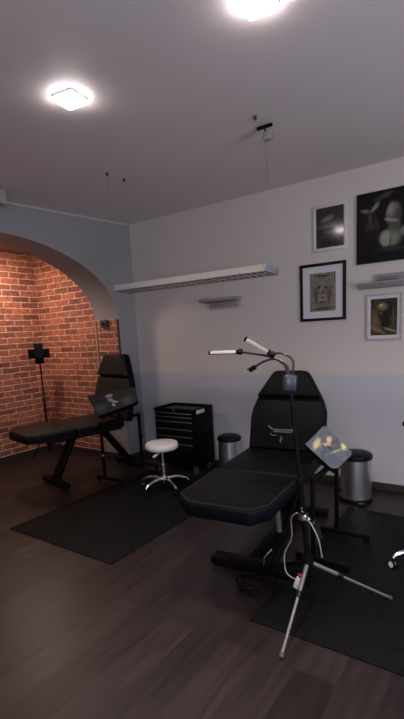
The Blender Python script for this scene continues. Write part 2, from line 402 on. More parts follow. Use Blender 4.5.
# baseboards
bm = bmesh.new(); add_box(bm, ((XC+XR)/2, YB-.008, .035), (XR-XC, .016, .07), bev=.003); struct('baseboard_back', bm, baseb)
bm = bmesh.new()
add_prism(bm, [((wl(-.0, 0)).x, wl(0, 0).y), (j0.x, j0.y), (j0.x+.016, j0.y), (wl(0, 0).x+.016, wl(0, 0).y)], 0, .07)
add_box(bm, ((j0.x+j1.x)/2, j0.y-.007, .035), (TH, .014, .07)); struct('baseboard_left', bm, baseb)
bm = bmesh.new(); add_box(bm, ((NX+j1.x)/2, NY1-.007, .035), (j1.x-NX, .014, .07)); add_box(bm, (NX+.007, (NY0+NY1)/2, .035), (.014, NY1-NY0, .07))
struct('baseboard_niche', bm, baseb)
bm = bmesh.new(); add_box(bm, (XR-.008, (YF+YB)/2, .035), (.016, YB-YF, .07)); struct('baseboard_right', bm, baseb)
bm = bmesh.new(); add_box(bm, (-1, YF+.008, .035), (6.4, .016, .07)); struct('baseboard_front', bm, baseb)

# ------------------------------------------------------------------ rubber mats
bm = bmesh.new(); add_box(bm, (-2.83, 2.86, .004), (1.21, 1.79, .008), bev=.003)
tag(obj('floor_mat', bm, matm), 'black rubber mat under the white round stool, left of the near chair', 'mat')
bm = bmesh.new(); add_box(bm, (-.23, 2.80, .004), (1.76, 1.77, .008), bev=.003)
tag(obj('floor_mat', bm, matm), 'black ribbed rubber mat under the tripod lamp in the right foreground', 'mat')

# ------------------------------------------------------------------ tattoo chairs
def rect(x0, x1, y0, y1, ch=0):
    if not ch: return [(x0, y0), (x1, y0), (x1, y1), (x0, y1)]
    return [(x0+ch, y0), (x1-ch, y0), (x1, y0+ch), (x1, y1), (x0, y1), (x0, y0+ch)]
def tattoo_chair(label, loc, rz, wd, z, foot, seam, joint, lean, bh, top_m, side_m, logo, tk=.40, bx=0, bw=1):
    """local axes: +y runs from the foot end to the backrest"""
    t = thing('tattoo_chair', label, 'tattoo chair', loc, rz)
    h = wd/2; th = .095
    def pad(name, pts, mt, M=None, thick=th, parent=t):
        b = bmesh.new(); add_prism(b, pts, z-thick, z, M, bev=.026, seg=4); o = obj(name, b, [mt, side_m], parent)
        for p in o.data.polygons:
            if abs(p.normal.z) < .45 and M is None: p.material_index = 1
        return o
    ch = wd*.16
    lp = pad('leg_cushion', [(-h*.90+ch, foot), (h*.93-ch*.7, foot), (h*.95, foot+ch*1.2), (h, seam-.006), (-h, seam-.006), (-h*.96, foot+ch*1.1)], top_m)
    b = bmesh.new(); y0 = foot
    ring = [(-h*.90+ch, y0), (h*.93-ch*.7, y0), (h*.95, y0+ch*1.2), (h, seam-.02)]
    ring = [(-h, seam-.02), (-h*.96, y0+ch*1.1)]+ring
    ins = [(x*.955, y+.012 if y < foot+.1 else y) for x, y in ring]
    add_tube(b, [(x, y, z-.002) for x, y in ins], .0045, 6); obj('piping', b, piping, lp)
    pad('seat_cushion', rect(-h, h, seam+.006, joint), top_m)
    # backrest, built flat then leaned
    L = bh
    pts = [(-h*.98, 0), (h*.98, 0), (h*1.0, L*.38), (h*.99, L*.52), (h*.88, L*.66), (h*(tk+.08), L*.97), (h*tk, L), (-h*tk, L), (-h*(tk+.08), L*.97), (-h*.88, L*.66), (-h*.99, L*.52), (-h*1.0, L*.38)]
    M = Matrix.Translation((bx, joint-.015, z-.02)) @ Matrix.Rotation(PI/2-lean, 4, 'X') @ Matrix.Diagonal((bw, 1, 1, 1))
    b = bmesh.new(); add_prism(b, pts, -.075, 0, M, bev=.016, seg=3); br_ = obj('backrest', b, side_m, t)
    def inset(pp, k): 
        cx = sum(p[0] for p in pp)/len(pp); cy = sum(p[1] for p in pp)/len(pp)
        return [(cx+(x-cx)*k, cy+(y-cy)*k) for x, y in pp]
    low = [(-h*.98, .01), (h*.98, .01), (h*1.03, L*.38), (h*1.0, L*.52), (h*.90, L*.645), (-h*.90, L*.645), (-h*1.0, L*.52), (-h*1.03, L*.38)]
    b = bmesh.new(); add_prism(b, inset(low, .955), -.01, .022, M, bev=.014, seg=3); obj('back_cushion', b, top_m, br_)
    hd = [(-h*.90, L*.65), (h*.90, L*.65), (h*(tk+.08), L*.965), (h*tk, L*.99), (-h*tk, L*.99), (-h*(tk+.08), L*.965)]
    b = bmesh.new(); add_prism(b, inset(hd, .96), -.01, .055, M, bev=.024, seg=4); obj('headrest', b, top_m, br_)
    if logo:
        b = bmesh.new()
        def stroke(p, r_=.0032): add_tube(b, [(x, y, .0235) for x, y in p], r_, 5, M=M)
        yb = L*.26
        stroke([(-.135, yb+.03), (-.115, yb+.012), (-.10, yb+.005)], .0045)
        stroke([(-.10, yb+.004), (.06, yb+.004)], .003)
        stroke([(-.09, yb-.016), (-.03, yb-.014), (.05, yb-.016)], .0028)
        for i in range(9):                                  # tiny lettering between the two rules
            x = -.085+i*.016; stroke([(x, yb-.011), (x+.004, yb-.002), (x+.009, yb-.011)], .0017)
        stroke([(.06, yb+.02), (.062, yb-.014)], .0035)
        stroke([(-.115, yb-.03), (-.09, yb-.045), (-.06, yb-.04)], .003)
        stroke([(-.03, yb-.05), (-.015, yb-.064), (-.03, yb-.08), (-.02, yb-.095)], .004)
        lg = obj('logo', b, mat('white_embroidery', (.20, .19, .19), .6), br_); lg['label'] = 'small white embroidered logo lettering'
    # steel frame
    b = bmesh.new(); zf = z-th-.02
    for sx in (-1, 1): add_box(b, (sx*h*.62, (foot+joint)/2+.12, zf), (.035, joint-foot-.2, .04), bev=.004)
    for yy in (foot+.28, seam+.05, joint-.04): add_box(b, (0, yy, zf), (h*1.24, .035, .035), bev=.004)
    obj('seat_frame', b, blackmetal, t)
    def strut(yb_, yt, xw):
        b = bmesh.new(); p0, p1 = Vector((0, yb_, .05)), Vector((0, yt, zf-.01)); d = p1-p0
        Mx = Matrix.Translation((p0+p1)/2) @ Matrix.Rotation(math.atan2(-d.y, d.z), 4, 'X')
        add_box(b, (0, 0, 0), (xw, .05, d.length), Mx, bev=.008); return b
    ya, yb2 = seam-.14, joint+(.28 if logo else .23)
    if logo:
        ya = seam-.15
        b = bmesh.new(); p0, p1 = Vector((.16, ya, .06)), Vector((.16, joint-.2, .40)); d = p1-p0
        add_box(b, (0, 0, 0), (.045, .05, d.length), Matrix.Translation((p0+p1)/2) @ Matrix.Rotation(math.atan2(-d.y, d.z), 4, 'X'), bev=.006); obj('lift_arm', b, side_m, t)
        b = bmesh.new(); add_tube(b, [(.168, ya+.11, .15), (.165, ya+.10, .25)], .024, 14); a_ = obj('lift_actuator', b, blackmetal, t)
        b = bmesh.new(); add_tube(b, [(.165, ya+.10, .25), (.158, ya+.08, zf)], .018, 12); q = obj('piston_rod', b, tin, a_); q['label'] = 'chrome piston rod'
        b = bmesh.new(); add_tube(b, [(.10, ya-.03, .055), (.11, ya-.03, .12), (.15, ya-.0, .17)], .006, 8); q = obj('lever', b, chrome, t); q['label'] = 'chrome pedal lever'
    else: obj('strut', strut(ya, seam+.12, .13), blackmetal, t)
    obj('strut', strut(yb2, joint-.12, .13), blackmetal, t)
    for yy in (ya, yb2):
        b = bmesh.new(); add_box(b, (0, yy, .034), (.54, .11 if logo and yy == ya else .075, .05), bev=.008)
        for sx in (-1, 1): add_lathe(b, [(0, 0), (.022, 0), (.022, .012), (0, .012)], (sx*.24, yy, 0), 12)
        obj('foot_bar', b, blackmetal, t)
    b = bmesh.new(); add_box(b, (0, (ya+yb2)/2, .04), (.08, yb2-ya, .035), bev=.006)
    if logo: obj('base_rail', b, blackmetal, t)
    return t
tattoo_chair('large black leatherette tattoo chair with a white logo, standing in front by the tripod lamp', (-1.385, 2.6, 0), math.radians(6.5), .60, .62, -.69, -.06, .52, math.radians(22), .66, leather, leather_side, True)
tattoo_chair('charcoal and black tattoo chair with long leg rest, standing at the brick arch', (-3.965, 3.31, 0), math.radians(-12), .66, .64, -.78, -.27, .32, math.radians(11), .75, leather_worn, leather, False, .46, .05, 1.1)

# ------------------------------------------------------------------ armrest stands
def armrest(label, root, posts_y, post_x, corners, clip, thick, ztop, art, collar_z):
    t = thing('armrest_stand', label, 'armrest', root)
    R0 = Vector(root)
    C_ = [Vector(c)-R0 for c in corners]                     # going round, seen from the camera
    n = (C_[1]-C_[0]).cross(C_[3]-C_[0]).normalized()
    if n.z < 0: n = -n
    pts = []
    N = len(C_)
    for i in range(N):
        p, a, b = C_[i], C_[i-1], C_[(i+1) % N]
        k = clip[i]
        if k: pts += [p+(a-p).normalized()*k, p+(b-p).normalized()*k]
        else: pts.append(p)
    e1 = (C_[1]-C_[0]).normalized(); e2 = n.cross(e1)
    M = Matrix((e1, e2, n)).transposed().to_4x4(); M.translation = C_[0]
    inv = M.inverted(); loc2 = [(inv @ p) for p in pts]; flat = [(p.x, p.y) for p in loc2]
    ar = sum(flat[i-1][0]*flat[i][1]-flat[i][0]*flat[i-1][1] for i in range(len(flat)))
    if ar < 0: flat = flat[::-1]
    b = bmesh.new(); add_prism(b, flat, -thick, -.002, M, bev=.012, seg=3); pad = obj('pad', b, black_plastic, t)
    cx = sum(p[0] for p in flat)/len(flat); cy = sum(p[1] for p in flat)/len(flat)
    b = bmesh.new(); uvl = b.loops.layers.uv.verify()
    ff = [(cx+(x-cx)*.975, cy+(y-cy)*.975) for x, y in flat]
    x0, x1 = min(p[0] for p in ff), max(p[0] for p in ff); y0, y1 = min(p[1] for p in ff), max(p[1] for p in ff)
    vs = [b.verts.new(M @ Vector((x, y, .001))) for x, y in ff]; f = b.faces.new(vs)
    for l, p in zip(f.loops, ff): l[uvl].uv = ((p[0]-x0)/(x1-x0), (p[1]-y0)/(y1-y0))
    r = bmesh.ops.extrude_face_region(b, geom=[f])
    for g in r['geom']:
        if isinstance(g, bmesh.types.BMVert): g.co -= n*.004
    obj('printed_cover', b, art, pad, False)
    cen = sum(C_, Vector())/N-n*(thick+.01)
    px = post_x-R0.x
    ztop_l = ztop
    b = bmesh.new(); o_ = -n*(thick+.012)
    add_tube(b, [C_[0].lerp(C_[1], .15)+o_, C_[0].lerp(C_[3], .5)+o_*1.1, C_[3].lerp(C_[2], .1)+o_], .013, 8); add_tube(b, [C_[0].lerp(C_[3], .5)+o_*1.1, sum(C_, Vector())/N+o_], .013, 8)
    obj('pad_bracket', b, blackmetal, t)
    top = Vector((px, (posts_y[0]+posts_y[1])/2-R0.y, ztop_l))
    for k, yy in enumerate(posts_y):
        b = bmesh.new(); add_box(b, (px, yy-R0.y, ztop_l/2+.03), (.026, .026, ztop_l-.06), bev=.003)
        po = obj('post', b, blackmetal, t)
        if k == 0:
            b = bmesh.new(); add_lathe(b, [(.013, -.012), (.021, -.012), (.021, .012), (.013, .012)], (px, yy-R0.y, collar_z), 16)
            q = obj('collar', b, chrome, po); q['label'] = 'chrome collar'
        else:
            b = bmesh.new(); add_lathe(b, [(0, 0), (.016, 0), (.018, .01), (.014, .022), (0, .024)], (0, 0, 0), 12, M=Matrix.Translation((px+.013, yy-R0.y, collar_z+.08)) @ Matrix.Rotation(PI/2, 4, 'Y'))
            obj('knob', b, black_plastic, po)
        b = bmesh.new(); add_box(b, (px+.06, yy-R0.y, .045), (.36, .03, .03), bev=.004)
        for sx in (-.16, .16): add_lathe(b, [(0, 0), (.02, 0), (.02, .032), (0, .032)], (px+.06+sx*.98, yy-R0.y, 0), 12)
        obj('foot_bar', b, blackmetal, t)
    b = bmesh.new(); add_box(b, (px, (posts_y[0]+posts_y[1])/2-R0.y, ztop_l-.02), (.03, posts_y[1]-posts_y[0]+.03, .03), bev=.003)
    obj('cross_rail', b, blackmetal, t)
    b = bmesh.new(); add_tube(b, [top+Vector((0, 0, -.02)), (top+cen)/2+Vector((.0, 0, -.02)), cen], .013, 10); add_lathe(b, [(0, -.022), (.022, -.022), (.022, .022), (0, .022)], cen, 12)
    obj('tilt_arm', b, blackmetal, t)
    return t
art1 = art_material('cloudy_print', (.06, .078, .10), [
    (.30, .80, .20, .07, 12, (.46, .36, .20), .6), (.50, .62, .18, .05, -30, (.40, .28, .18), .5), (.50, .50, .07, .08, 20, (.035, .025, .022), .5), (.40, .66, .05, .04, 0, (.05, .04, .035), .5),
    (.70, .66, .12, .06, 15, (.52, .37, .22), .5), (.72, .52, .10, .05, 0, (.06, .05, .05), .6), (.88, .28, .12, .07, 20, (.50, .43, .25), .6), (.55, .33, .20, .03, -15, (.30, .27, .19), .6), (.25, .25, .2, .14, 0, (.05, .07, .095), .8)], .6, 7, .35, 3, None, .3, .09)
art2 = art_material('dark_print_with_pale_figure', (.018, .017, .018), [
    (.45, .80, .07, .07, 0, (.30, .20, .19), .4), (.46, .62, .05, .08, 15, (.22, .17, .17), .4), (.55, .50, .08, .035, -30, (.30, .27, .28), .4),
    (.52, .36, .03, .09, 10, (.25, .23, .24), .4), (.80, .45, .09, .16, 0, (.055, .055, .058), .8), (.25, .35, .12, .15, 0, (.05, .05, .052), .8)], .3, 7, .4, 5)
# corners: pixel-measured on a leaning plane, in metres
ARM1 = [(-1.147, 2.80, .768), (-1.05, 2.918, .889), (-.848, 2.898, .714), (-.935, 2.791, .605)]
armrest('armrest on a black two-post stand beside the large chair, printed with pale grey clouds', (-1.03, 2.86, 0), (2.64, 3.11), -1.03, ARM1, (.0, .012, .015, .03), .065, .60, art1, .30)
ARM2 = [(-3.702, 3.154, .954), (-3.289, 3.452, 1.029), (-3.211, 3.394, .871), (-3.527, 3.118, .743)]
armrest('dark armrest with a small pale figure print, on a stand before the arch chair', (-3.61, 3.5, 0), (3.22, 3.82), -3.61, ARM2, (.0, .02, .02, .02), .085, .66, art2, .30)

# ------------------------------------------------------------------ tool chest
t = thing('tool_chest', 'black wheeled tool chest with silver edged drawers, against the pale back wall', 'tool chest', (-3.09, 4.01, 0))
W, D, Z0, Z1 = .56, .36, .10, .735
b = bmesh.new()
add_box(b, (-W/2+.01, 0, (Z0+Z1)/2), (.02, D, Z1-Z0), bev=.003); add_box(b, (W/2-.01, 0, (Z0+Z1)/2), (.02, D, Z1-Z0), bev=.003)
add_box(b, (0, D/2-.01, (Z0+Z1)/2), (W-.03, .02, Z1-Z0)); add_box(b, (0, 0, Z0+.01), (W-.03, D-.01, .02)); add_box(b, (0, 0, Z1-.045), (W-.03, D-.01, .02))
add_box(b, (0, -D/2+.008, Z1-.018), (W, .018, .036), bev=.003); add_box(b, (0, D/2-.008, Z1-.018), (W, .018, .036), bev=.003)
add_box(b, (0, -D/2+.012, .175), (W-.04, .02, .14))
obj('cabinet', b, blackmetal, t)
b = bmesh.new(); add_box(b, (0, 0, Z1-.030), (W-.05, D-.04, .008), bev=.002); q = obj('top_tray_liner', b, tray_mat, t); q['label'] = 'grey tray liner'
zs = [.695, .652, .600, .515, .432, .347, .255]
for za, zb in zip(zs, zs[1:]):
    b = bmesh.new(); add_box(b, (0, -D/2-.004, (za+zb)/2-.004), (W-.05, .022, za-zb-.014), bev=.003); dr = obj('drawer', b, black_plastic, t)
    b = bmesh.new(); add_box(b, (0, -D/2-.017, za-.010), (W-.06, .014, .009), bev=.002); q = obj('drawer_pull', b, tin, dr); q['label'] = 'silver pull strip'
b = bmesh.new(); add_lathe(b, [(0, 0), (.010, 0), (.010, .006), (0, .006)], (0, 0, 0), 12, M=Matrix.Translation((0, -D/2-.001, Z1-.02)) @ Matrix.Rotation(PI/2, 4, 'X')); obj('lock', b, tin, t)
b = bmesh.new(); add_box(b, (W/2+.002, -D/2+.115, Z1-.035), (.006, .15, .042), bev=.004); q = obj('side_plate', b, white_plastic, t); q['label'] = 'white plate on the side of the top rim'
b = bmesh.new(); add_tube(b, [(-W/2, -.13, .70), (-W/2-.05, -.13, .705), (-W/2-.05, .13, .705), (-W/2, .13, .70)], .010, 8); obj('push_handle', b, blackmetal, t)
for sx in (-1, 1):
    for sy in (-1, 1):
        b = bmesh.new(); add_tube(b, [(sx*.23-.012, sy*.13, .035), (sx*.23+.012, sy*.13, .035)], .035, 16); add_box(b, (sx*.23, sy*.13, .085), (.04, .05, .03)); obj('caster', b, rubber, t)

# ------------------------------------------------------------------ rolling stools
def stool(label, loc, rz, zs_, rs, seat_m, reach, cap_m=None):
    t = thing('rolling_stool', label, 'stool', loc, rz)
    b = bmesh.new(); add_lathe(b, [(0, 0), (rs*.93, 0), (rs*.99, .012), (rs, .03), (rs*.985, .05), (rs*.93, .062), (rs*.7, .070), (0, .072)], (0, 0, zs_-.072), 40); obj('seat', b, seat_m, t)
    b = bmesh.new(); add_lathe(b, [(0, 0), (rs*.6, 0), (rs*.62, .014), (0, .014)], (0, 0, zs_-.087), 24); obj('seat_plate', b, black_plastic, t)
    b = bmesh.new(); add_tube(b, [(0, -.01, zs_-.094), (-.06, -.10, zs_-.098), (-.09, -.15, zs_-.10)], .007, 8); add_tube(b, [(-.075, -.125, zs_-.10), (-.105, -.175, zs_-.10)], .012, 10); q = obj('height_lever', b, white_plastic, t); q['label'] = 'white height lever'
    b = bmesh.new(); add_tube(b, [(0, 0, .13), (0, 0, .27)], .025, 20); add_tube(b, [(0, 0, .27), (0, 0, zs_-.09)], .014, 16); obj('gas_column', b, chrome, t)
    b = bmesh.new(); add_lathe(b, [(0, -.03), (.034, -.03), (.038, 0), (.034, .03), (0, .034)], (0, 0, .11), 20); hub = obj('hub', b, chrome, t)
    for k in range(5):
        a = 2*PI*k/5; c, s = math.cos(a), math.sin(a)
        b = bmesh.new(); add_tube(b, spline([(c*.02, s*.02, .115), (c*reach*.5, s*reach*.5, .125), (c*reach*.88, s*reach*.88, .098), (c*reach, s*reach, .072)], 5), [.018]*6+[.015]*5+[.012]*5, 10); lg = obj('leg', b, chrome, t)
        b = bmesh.new(); Mx = Matrix.Translation((c*reach, s*reach, .028)) @ Matrix.Rotation(a+.5, 4, 'Z')
        for sx in (-1, 1): add_tube(b, [(sx*.005, 0, 0), (sx*.017, 0, 0)], .028, 16, M=Mx)
        add_tube(b, [(0, 0, .0), (0, 0, .05)], .006, 8, M=Mx); cs = obj('caster', b, black_plastic, lg)
        b = bmesh.new(); add_tube(b, [(-.0185, 0, 0), (.0185, 0, 0)], .019, 14, M=Mx); obj('wheel_cap', b, cap_m or black_plastic, cs)
    return t
stool('round white stool with chrome five-star base, in front of the tool chest', (-2.862, 3.325, 0), math.radians(48), .50, .165, white_paint, .25)
st = stool('black seated stool with chrome legs, cut off by the right edge of the photo', (-.33, 2.98, 0), math.radians(209), .62, .19, leather, .285, white_plastic)
b = bmesh.new(); Mi = Matrix.Rotation(-math.radians(209), 4, 'Z')
add_box(b, (-.13, .13, .895), (.26, .09, .035), Mi, bev=.015, seg=3); obj('arm_pad', b, leather, st)
b = bmesh.new(); add_tube(b, [Mi @ Vector(p) for p in ((-.05, .05, .535), (-.10, .13, .56), (-.10, .13, .88))], .011, 8); obj('arm_post', b, blackmetal, st)

# ------------------------------------------------------------------ pedal bins
def bin_(label, loc, rz, r, h):
    t = thing('pedal_bin', label, 'bin', loc, rz, 'steel pedal bins along the back wall')
    b = bmesh.new(); add_lathe(b, [(0, .03), (r*1.0, .03), (r*1.0, .05), (r*.96, h-.065), (r*.93, h-.06), (0, h-.06)], n=48); obj('body', b, steel, t)
    b = bmesh.new(); add_lathe(b, [(0, 0), (r*1.05, 0), (r*1.07, .012), (r*1.05, .034), (r*.99, .042), (0, .042)], n=40); obj('base_ring', b, black_plastic, t)
    b = bmesh.new(); add_lathe(b, [(r*.9, h-.066), (r*1.03, h-.062), (r*1.06, h-.045), (r*1.03, h-.028), (r*.85, h-.010), (r*.5, h), (0, h+.002)], n=40); ld = obj('lid', b, black_plastic, t)
    b = bmesh.new(); add_box(b, (0, r*1.02, h-.055), (.08, .03, .05), bev=.006); obj('hinge', b, black_plastic, ld)
    b = bmesh.new(); add_box(b, (0, -r*1.12, .022), (.07, .07, .014), bev=.005); obj('pedal', b, black_plastic, t)
    return t
bin_('steel pedal bin with black lid behind the cloud printed armrest, rightmost of the two bins', (-1.12, 3.90, 0), math.radians(35), .135, .45)
bin_('steel pedal bin with black lid between the tool chest and the large chair', (-2.53, 4.07, 0), math.radians(35), .125, .44)

# ------------------------------------------------------------------ tripod work lamp
LX, LY = -.89, 2.2
t = thing('tripod_lamp', 'tripod work lamp with silver legs and bendy arms, standing before the large chair', 'lamp', (LX, LY, 0))
P = lambda x, y, z: Vector((x-LX, y-LY, z))
apex = P(LX, LY, .27)
for k, (fx, fy, mm) in enumerate(((-.841, 1.73, chrome), (-.511, 2.479, chrome), (-1.32, 2.39, blackmetal))):
    f = P(fx, fy, .012); d = f-apex; j = apex+d*.38
    b = bmesh.new(); add_tube(b, [apex+d*.03, j], .012, 10); lg = obj('leg', b, blackmetal if k == 2 else mat('satin_silver', (.15, .15, .16), .45, metal=.5), t)
    b = bmesh.new(); add_tube(b, [j-d*.02, apex+d*.98], .008, 10); q = obj('lower_tube', b, blackmetal if k == 2 else mat('satin_silver', (.15, .15, .16), .45, metal=.5), lg)
    b = bmesh.new(); add_tube(b, [j-d*.03, j+d*.03], .015, 10); obj('leg_clamp', b, black_plastic, lg)
    b = bmesh.new(); add_tube(b, [apex+d*.955, f], .012, 10); obj('rubber_foot', b, rubber, lg)
    b = bmesh.new(); add_tube(b, [P(LX, LY, .15), apex+d*.30], .005, 6); obj('brace', b, blackmetal, lg)
b = bmesh.new(); add_lathe(b, [(0, -.03), (.028, -.03), (.032, 0), (.028, .035), (0, .035)], apex, 16); obj('leg_hub', b, black_plastic, t)
top = P(-.972, 2.2, 1.20)
b = bmesh.new(); add_tube(b, [P(LX, LY, .12), P(LX, LY, .28), apex.lerp(top, .5)], .016, 12); obj('pole', b, blackmetal, t)
b = bmesh.new(); add_tube(b, [apex.lerp(top, .48), top], .011, 12); obj('upper_pole', b, blackmetal, t)
b = bmesh.new(); c0 = apex.lerp(top, .28); add_lathe(b, [(.01, -.016), (.028, -.016), (.03, 0), (.028, .016), (.01, .016)], c0, 16)
add_tube(b, [c0+Vector((.02, -.02, 0)), c0+Vector((.05, -.045, .01))], .008, 8); add_tube(b, [c0+Vector((0, 0, 0)), c0+Vector((.0, -.02, .055))], .006, 8)
q = obj('clamp_collar', b, chrome, t); q['label'] = 'chrome clamp collar'
b = bmesh.new(); add_lathe(b, [(.01, -.014), (.024, -.014), (.024, .014), (.01, .014)], apex.lerp(top, .50), 14); obj('pole_clamp', b, black_plastic, t)
Mc = Matrix.Translation(P(-.972, 2.19, 1.262)) @ Matrix.Rotation(math.radians(32), 4, 'Z') @ Matrix.Rotation(math.radians(6), 4, 'Y')
b = bmesh.new(); add_box(b, (0, 0, 0), (.068, .042, .088), Mc, bev=.012, seg=3); hb = obj('arm_hub', b, ctrl, t); hb['label'] = 'slate blue plastic hub'
b = bmesh.new(); add_box(b, (0, -.022, 0), (.045, .006, .06), Mc, bev=.002); obj('hub_cover', b, mat('slate_cover', (.022, .032, .050), .35), hb)
def arm(name, pts, r_): b = bmesh.new(); add_tube(b, spline(pts, 8), r_, 10); return obj(name, b, rubber_dark, t)
rubber_dark = mat('grey_gooseneck', (.02, .02, .022), .4)
hubtop = P(-.975, 2.2, 1.305)
jA = P(-1.272, 2.2, 1.431); A0 = P(-1.475, 2.2, 1.428); A1 = P(-1.290, 2.2, 1.430)
arm('gooseneck_arm', [hubtop+Vector((-.015, 0, -.02)), P(-1.005, 2.2, 1.355), P(-1.08, 2.2, 1.398), P(-1.18, 2.2, 1.418), jA], .0065)
jB = P(-1.075, 2.2, 1.413); B0 = P(-1.21, 2.16, 1.500)
arm('gooseneck_arm', [hubtop+Vector((.01, 0, -.02)), P(-.955, 2.2, 1.37), P(-.985, 2.2, 1.405), P(-1.03, 2.2, 1.42), jB], .0065)
jC = P(-1.185, 2.2, 1.345)
arm('gooseneck_arm', [hubtop+Vector((-.005, 0, -.02)), P(-.99, 2.2, 1.35), P(-1.05, 2.2, 1.387), P(-1.12, 2.2, 1.378), jC], .006)
def led_bar(p0, p1, r_, face):
    d = p1-p0; b = bmesh.new(); zz = d.normalized(); yy = -(Vector(face)-zz*Vector(face).dot(zz)).normalized(); xx = yy.cross(zz); Mx = Matrix((xx, yy, zz)).transposed().to_4x4(); Mx.translation = (p0+p1)/2
    add_box(b, (0, 0, 0), (r_*2, r_*1.1, d.length), Mx, bev=r_*.35); o = obj('led_bar', b, led_side, t)
    b = bmesh.new(); add_box(b, (0, -r_*.55, 0), (r_*1.6, r_*.3, d.length*.93), Mx, bev=.001); q = obj('diffuser', b, led_lens, o); q['label'] = 'pale milky light strip'
    for e in (-1, 1):
        b = bmesh.new(); add_box(b, (0, 0, e*d.length*.5), (r_*2.15, r_*1.3, .016), Mx, bev=.003); obj('end_cap', b, black_plastic, o)
led_bar(A0, A1, .011, (.3, -1, .35)); led_bar(B0, jB+Vector((-.02, 0, .012)), .013, (.35, -1, -.2))
for p in (jA, jB): b = bmesh.new(); add_lathe(b, [(0, -.018), (.012, -.015), (.02, 0), (.012, .015), (0, .018)], p, 14); obj('ball_joint', b, black_plastic, t)
b = bmesh.new(); Mx = Matrix.Translation(jC+Vector((-.012, 0, -.008))) @ Matrix.Rotation(math.radians(-28), 4, 'Y'); add_box(b, (0, 0, 0), (.045, .022, .026), Mx, bev=.005); add_box(b, (-.02, 0, .008), (.018, .026, .008), Mx, bev=.002); obj('clip', b, black_plastic, t)

# cables and small switch pieces around the tripod
b = bmesh.new(); c1 = Vector((LX, LY, 0))+c0
add_tube(b, spline([c1+Vector((.02, -.03, .0)), c1+Vector((.06, -.04, -.02)), c1+Vector((.10, -.04, -.10)), c1+Vector((.115, -.03, -.20))], 8), .0034, 8)
tag(obj('hanging_strap', b, cable_white), 'short white cord hanging from the chrome collar of the tripod lamp', 'cord')
b = bmesh.new()
add_tube(b, spline([c1+Vector((-.03, -.02, .02)), c1+Vector((-.08, .02, -.04)), c1+Vector((-.085, .03, -.16)), c1+Vector((-.13, .03, -.27)), c1+Vector((-.11, -.0, -.36)), c1+Vector((-.05, -.03, -.37)), (-.905, 2.13, .20)], 8), .0034, 8)
tag(obj('looped_cable', b, cable_white), 'white cable looping down the left side of the tripod lamp pole', 'cable')
t = thing('cord_switch', 'white plug adapter with a red button hanging at the tripod lamp foot', 'switch', (-.915, 2.12, .175))
Mx = Matrix.Rotation(math.radians(20), 4, 'Y')
b = bmesh.new(); add_box(b, (0, 0, .0), (.036, .028, .075), Mx, bev=.008, seg=3); obj('casing', b, white_plastic, t)
b = bmesh.new(); add_lathe(b, [(0, 0), (.011, 0), (.011, .013), (0, .016)], (.012, -.004, .042), 14); q = obj('button', b, red_plastic, t); q['label'] = 'red button'
b = bmesh.new(); random.seed(3)
pts = []
for k in range(30):
    a = k*.95; rr_ = .085+.03*math.sin(k*1.7); pts.append((-1.22+rr_*math.cos(a)*1.25, 2.20+rr_*math.sin(a), .012+.05*abs(math.sin(k*.8))))
add_tube(b, spline(pts, 5), .0055, 6); tag(obj('coiled_cable', b, cable_black), 'tangled black cable heaped on the floor left of the tripod lamp', 'cable')

# ------------------------------------------------------------------ studio light in the niche
SX, SY = -5.15, 3.66
t = thing('studio_light', 'black studio lamp with folding flaps on a thin stand in the brick corner', 'studio lamp', (SX, SY, 0))
b = bmesh.new(); add_tube(b, [(0, 0, .12), (0, 0, .75)], .014, 10); obj('stand_pole', b, blackmetal, t)
b = bmesh.new(); add_tube(b, [(0, 0, .74), (0, 0, 1.30)], .010, 10); obj('stand_tube', b, blackmetal, t)
for k in range(3):
    a = 2*PI*k/3+.4; b = bmesh.new(); add_tube(b, [(0, 0, .42), (math.cos(a)*.25, math.sin(a)*.25, .012)], .009, 8); obj('leg', b, blackmetal, t)
face = (Vector((0, 0, 1.45))-Vector((SX, SY, 1.39))).normalized()
Mx = Matrix.Translation((0, 0, 1.385)) @ face.to_track_quat('-Y', 'Z').to_matrix().to_4x4()
b = bmesh.new(); add_box(b, (0, .03, 0), (.13, .10, .13), Mx, bev=.012); hs = obj('lamp_head', b, black_plastic, t)
b = bmesh.new(); add_lathe(b, [(0, 0), (.05, 0), (.056, .012), (0, .012)], (0, 0, 0), 24, M=Mx @ Matrix.Translation((0, -.022, 0)) @ Matrix.Rotation(PI/2, 4, 'X')); obj('lens', b, mat('smoky_lens', (.008, .008, .008), .5, spec=.1), hs)
for k in range(4):
    Mk = Mx @ Matrix.Rotation(k*PI/2, 4, 'Y') @ Matrix.Translation((0, -.03, .065)) @ Matrix.Rotation(math.radians(62), 4, 'X') @ Matrix.Rotation(-PI/2, 4, 'X')
    b = bmesh.new(); add_prism(b, [(-.052, 0), (.052, 0), (.062, .075), (-.062, .075)], -.002, .002, Mx @ Matrix.Rotation(k*PI/2, 4, 'Y') @ Matrix.Translation((0, -.03, .062)) @ Matrix.Rotation(math.radians(70), 4, 'X'))
    obj('barn_door', b, blackmetal, t)

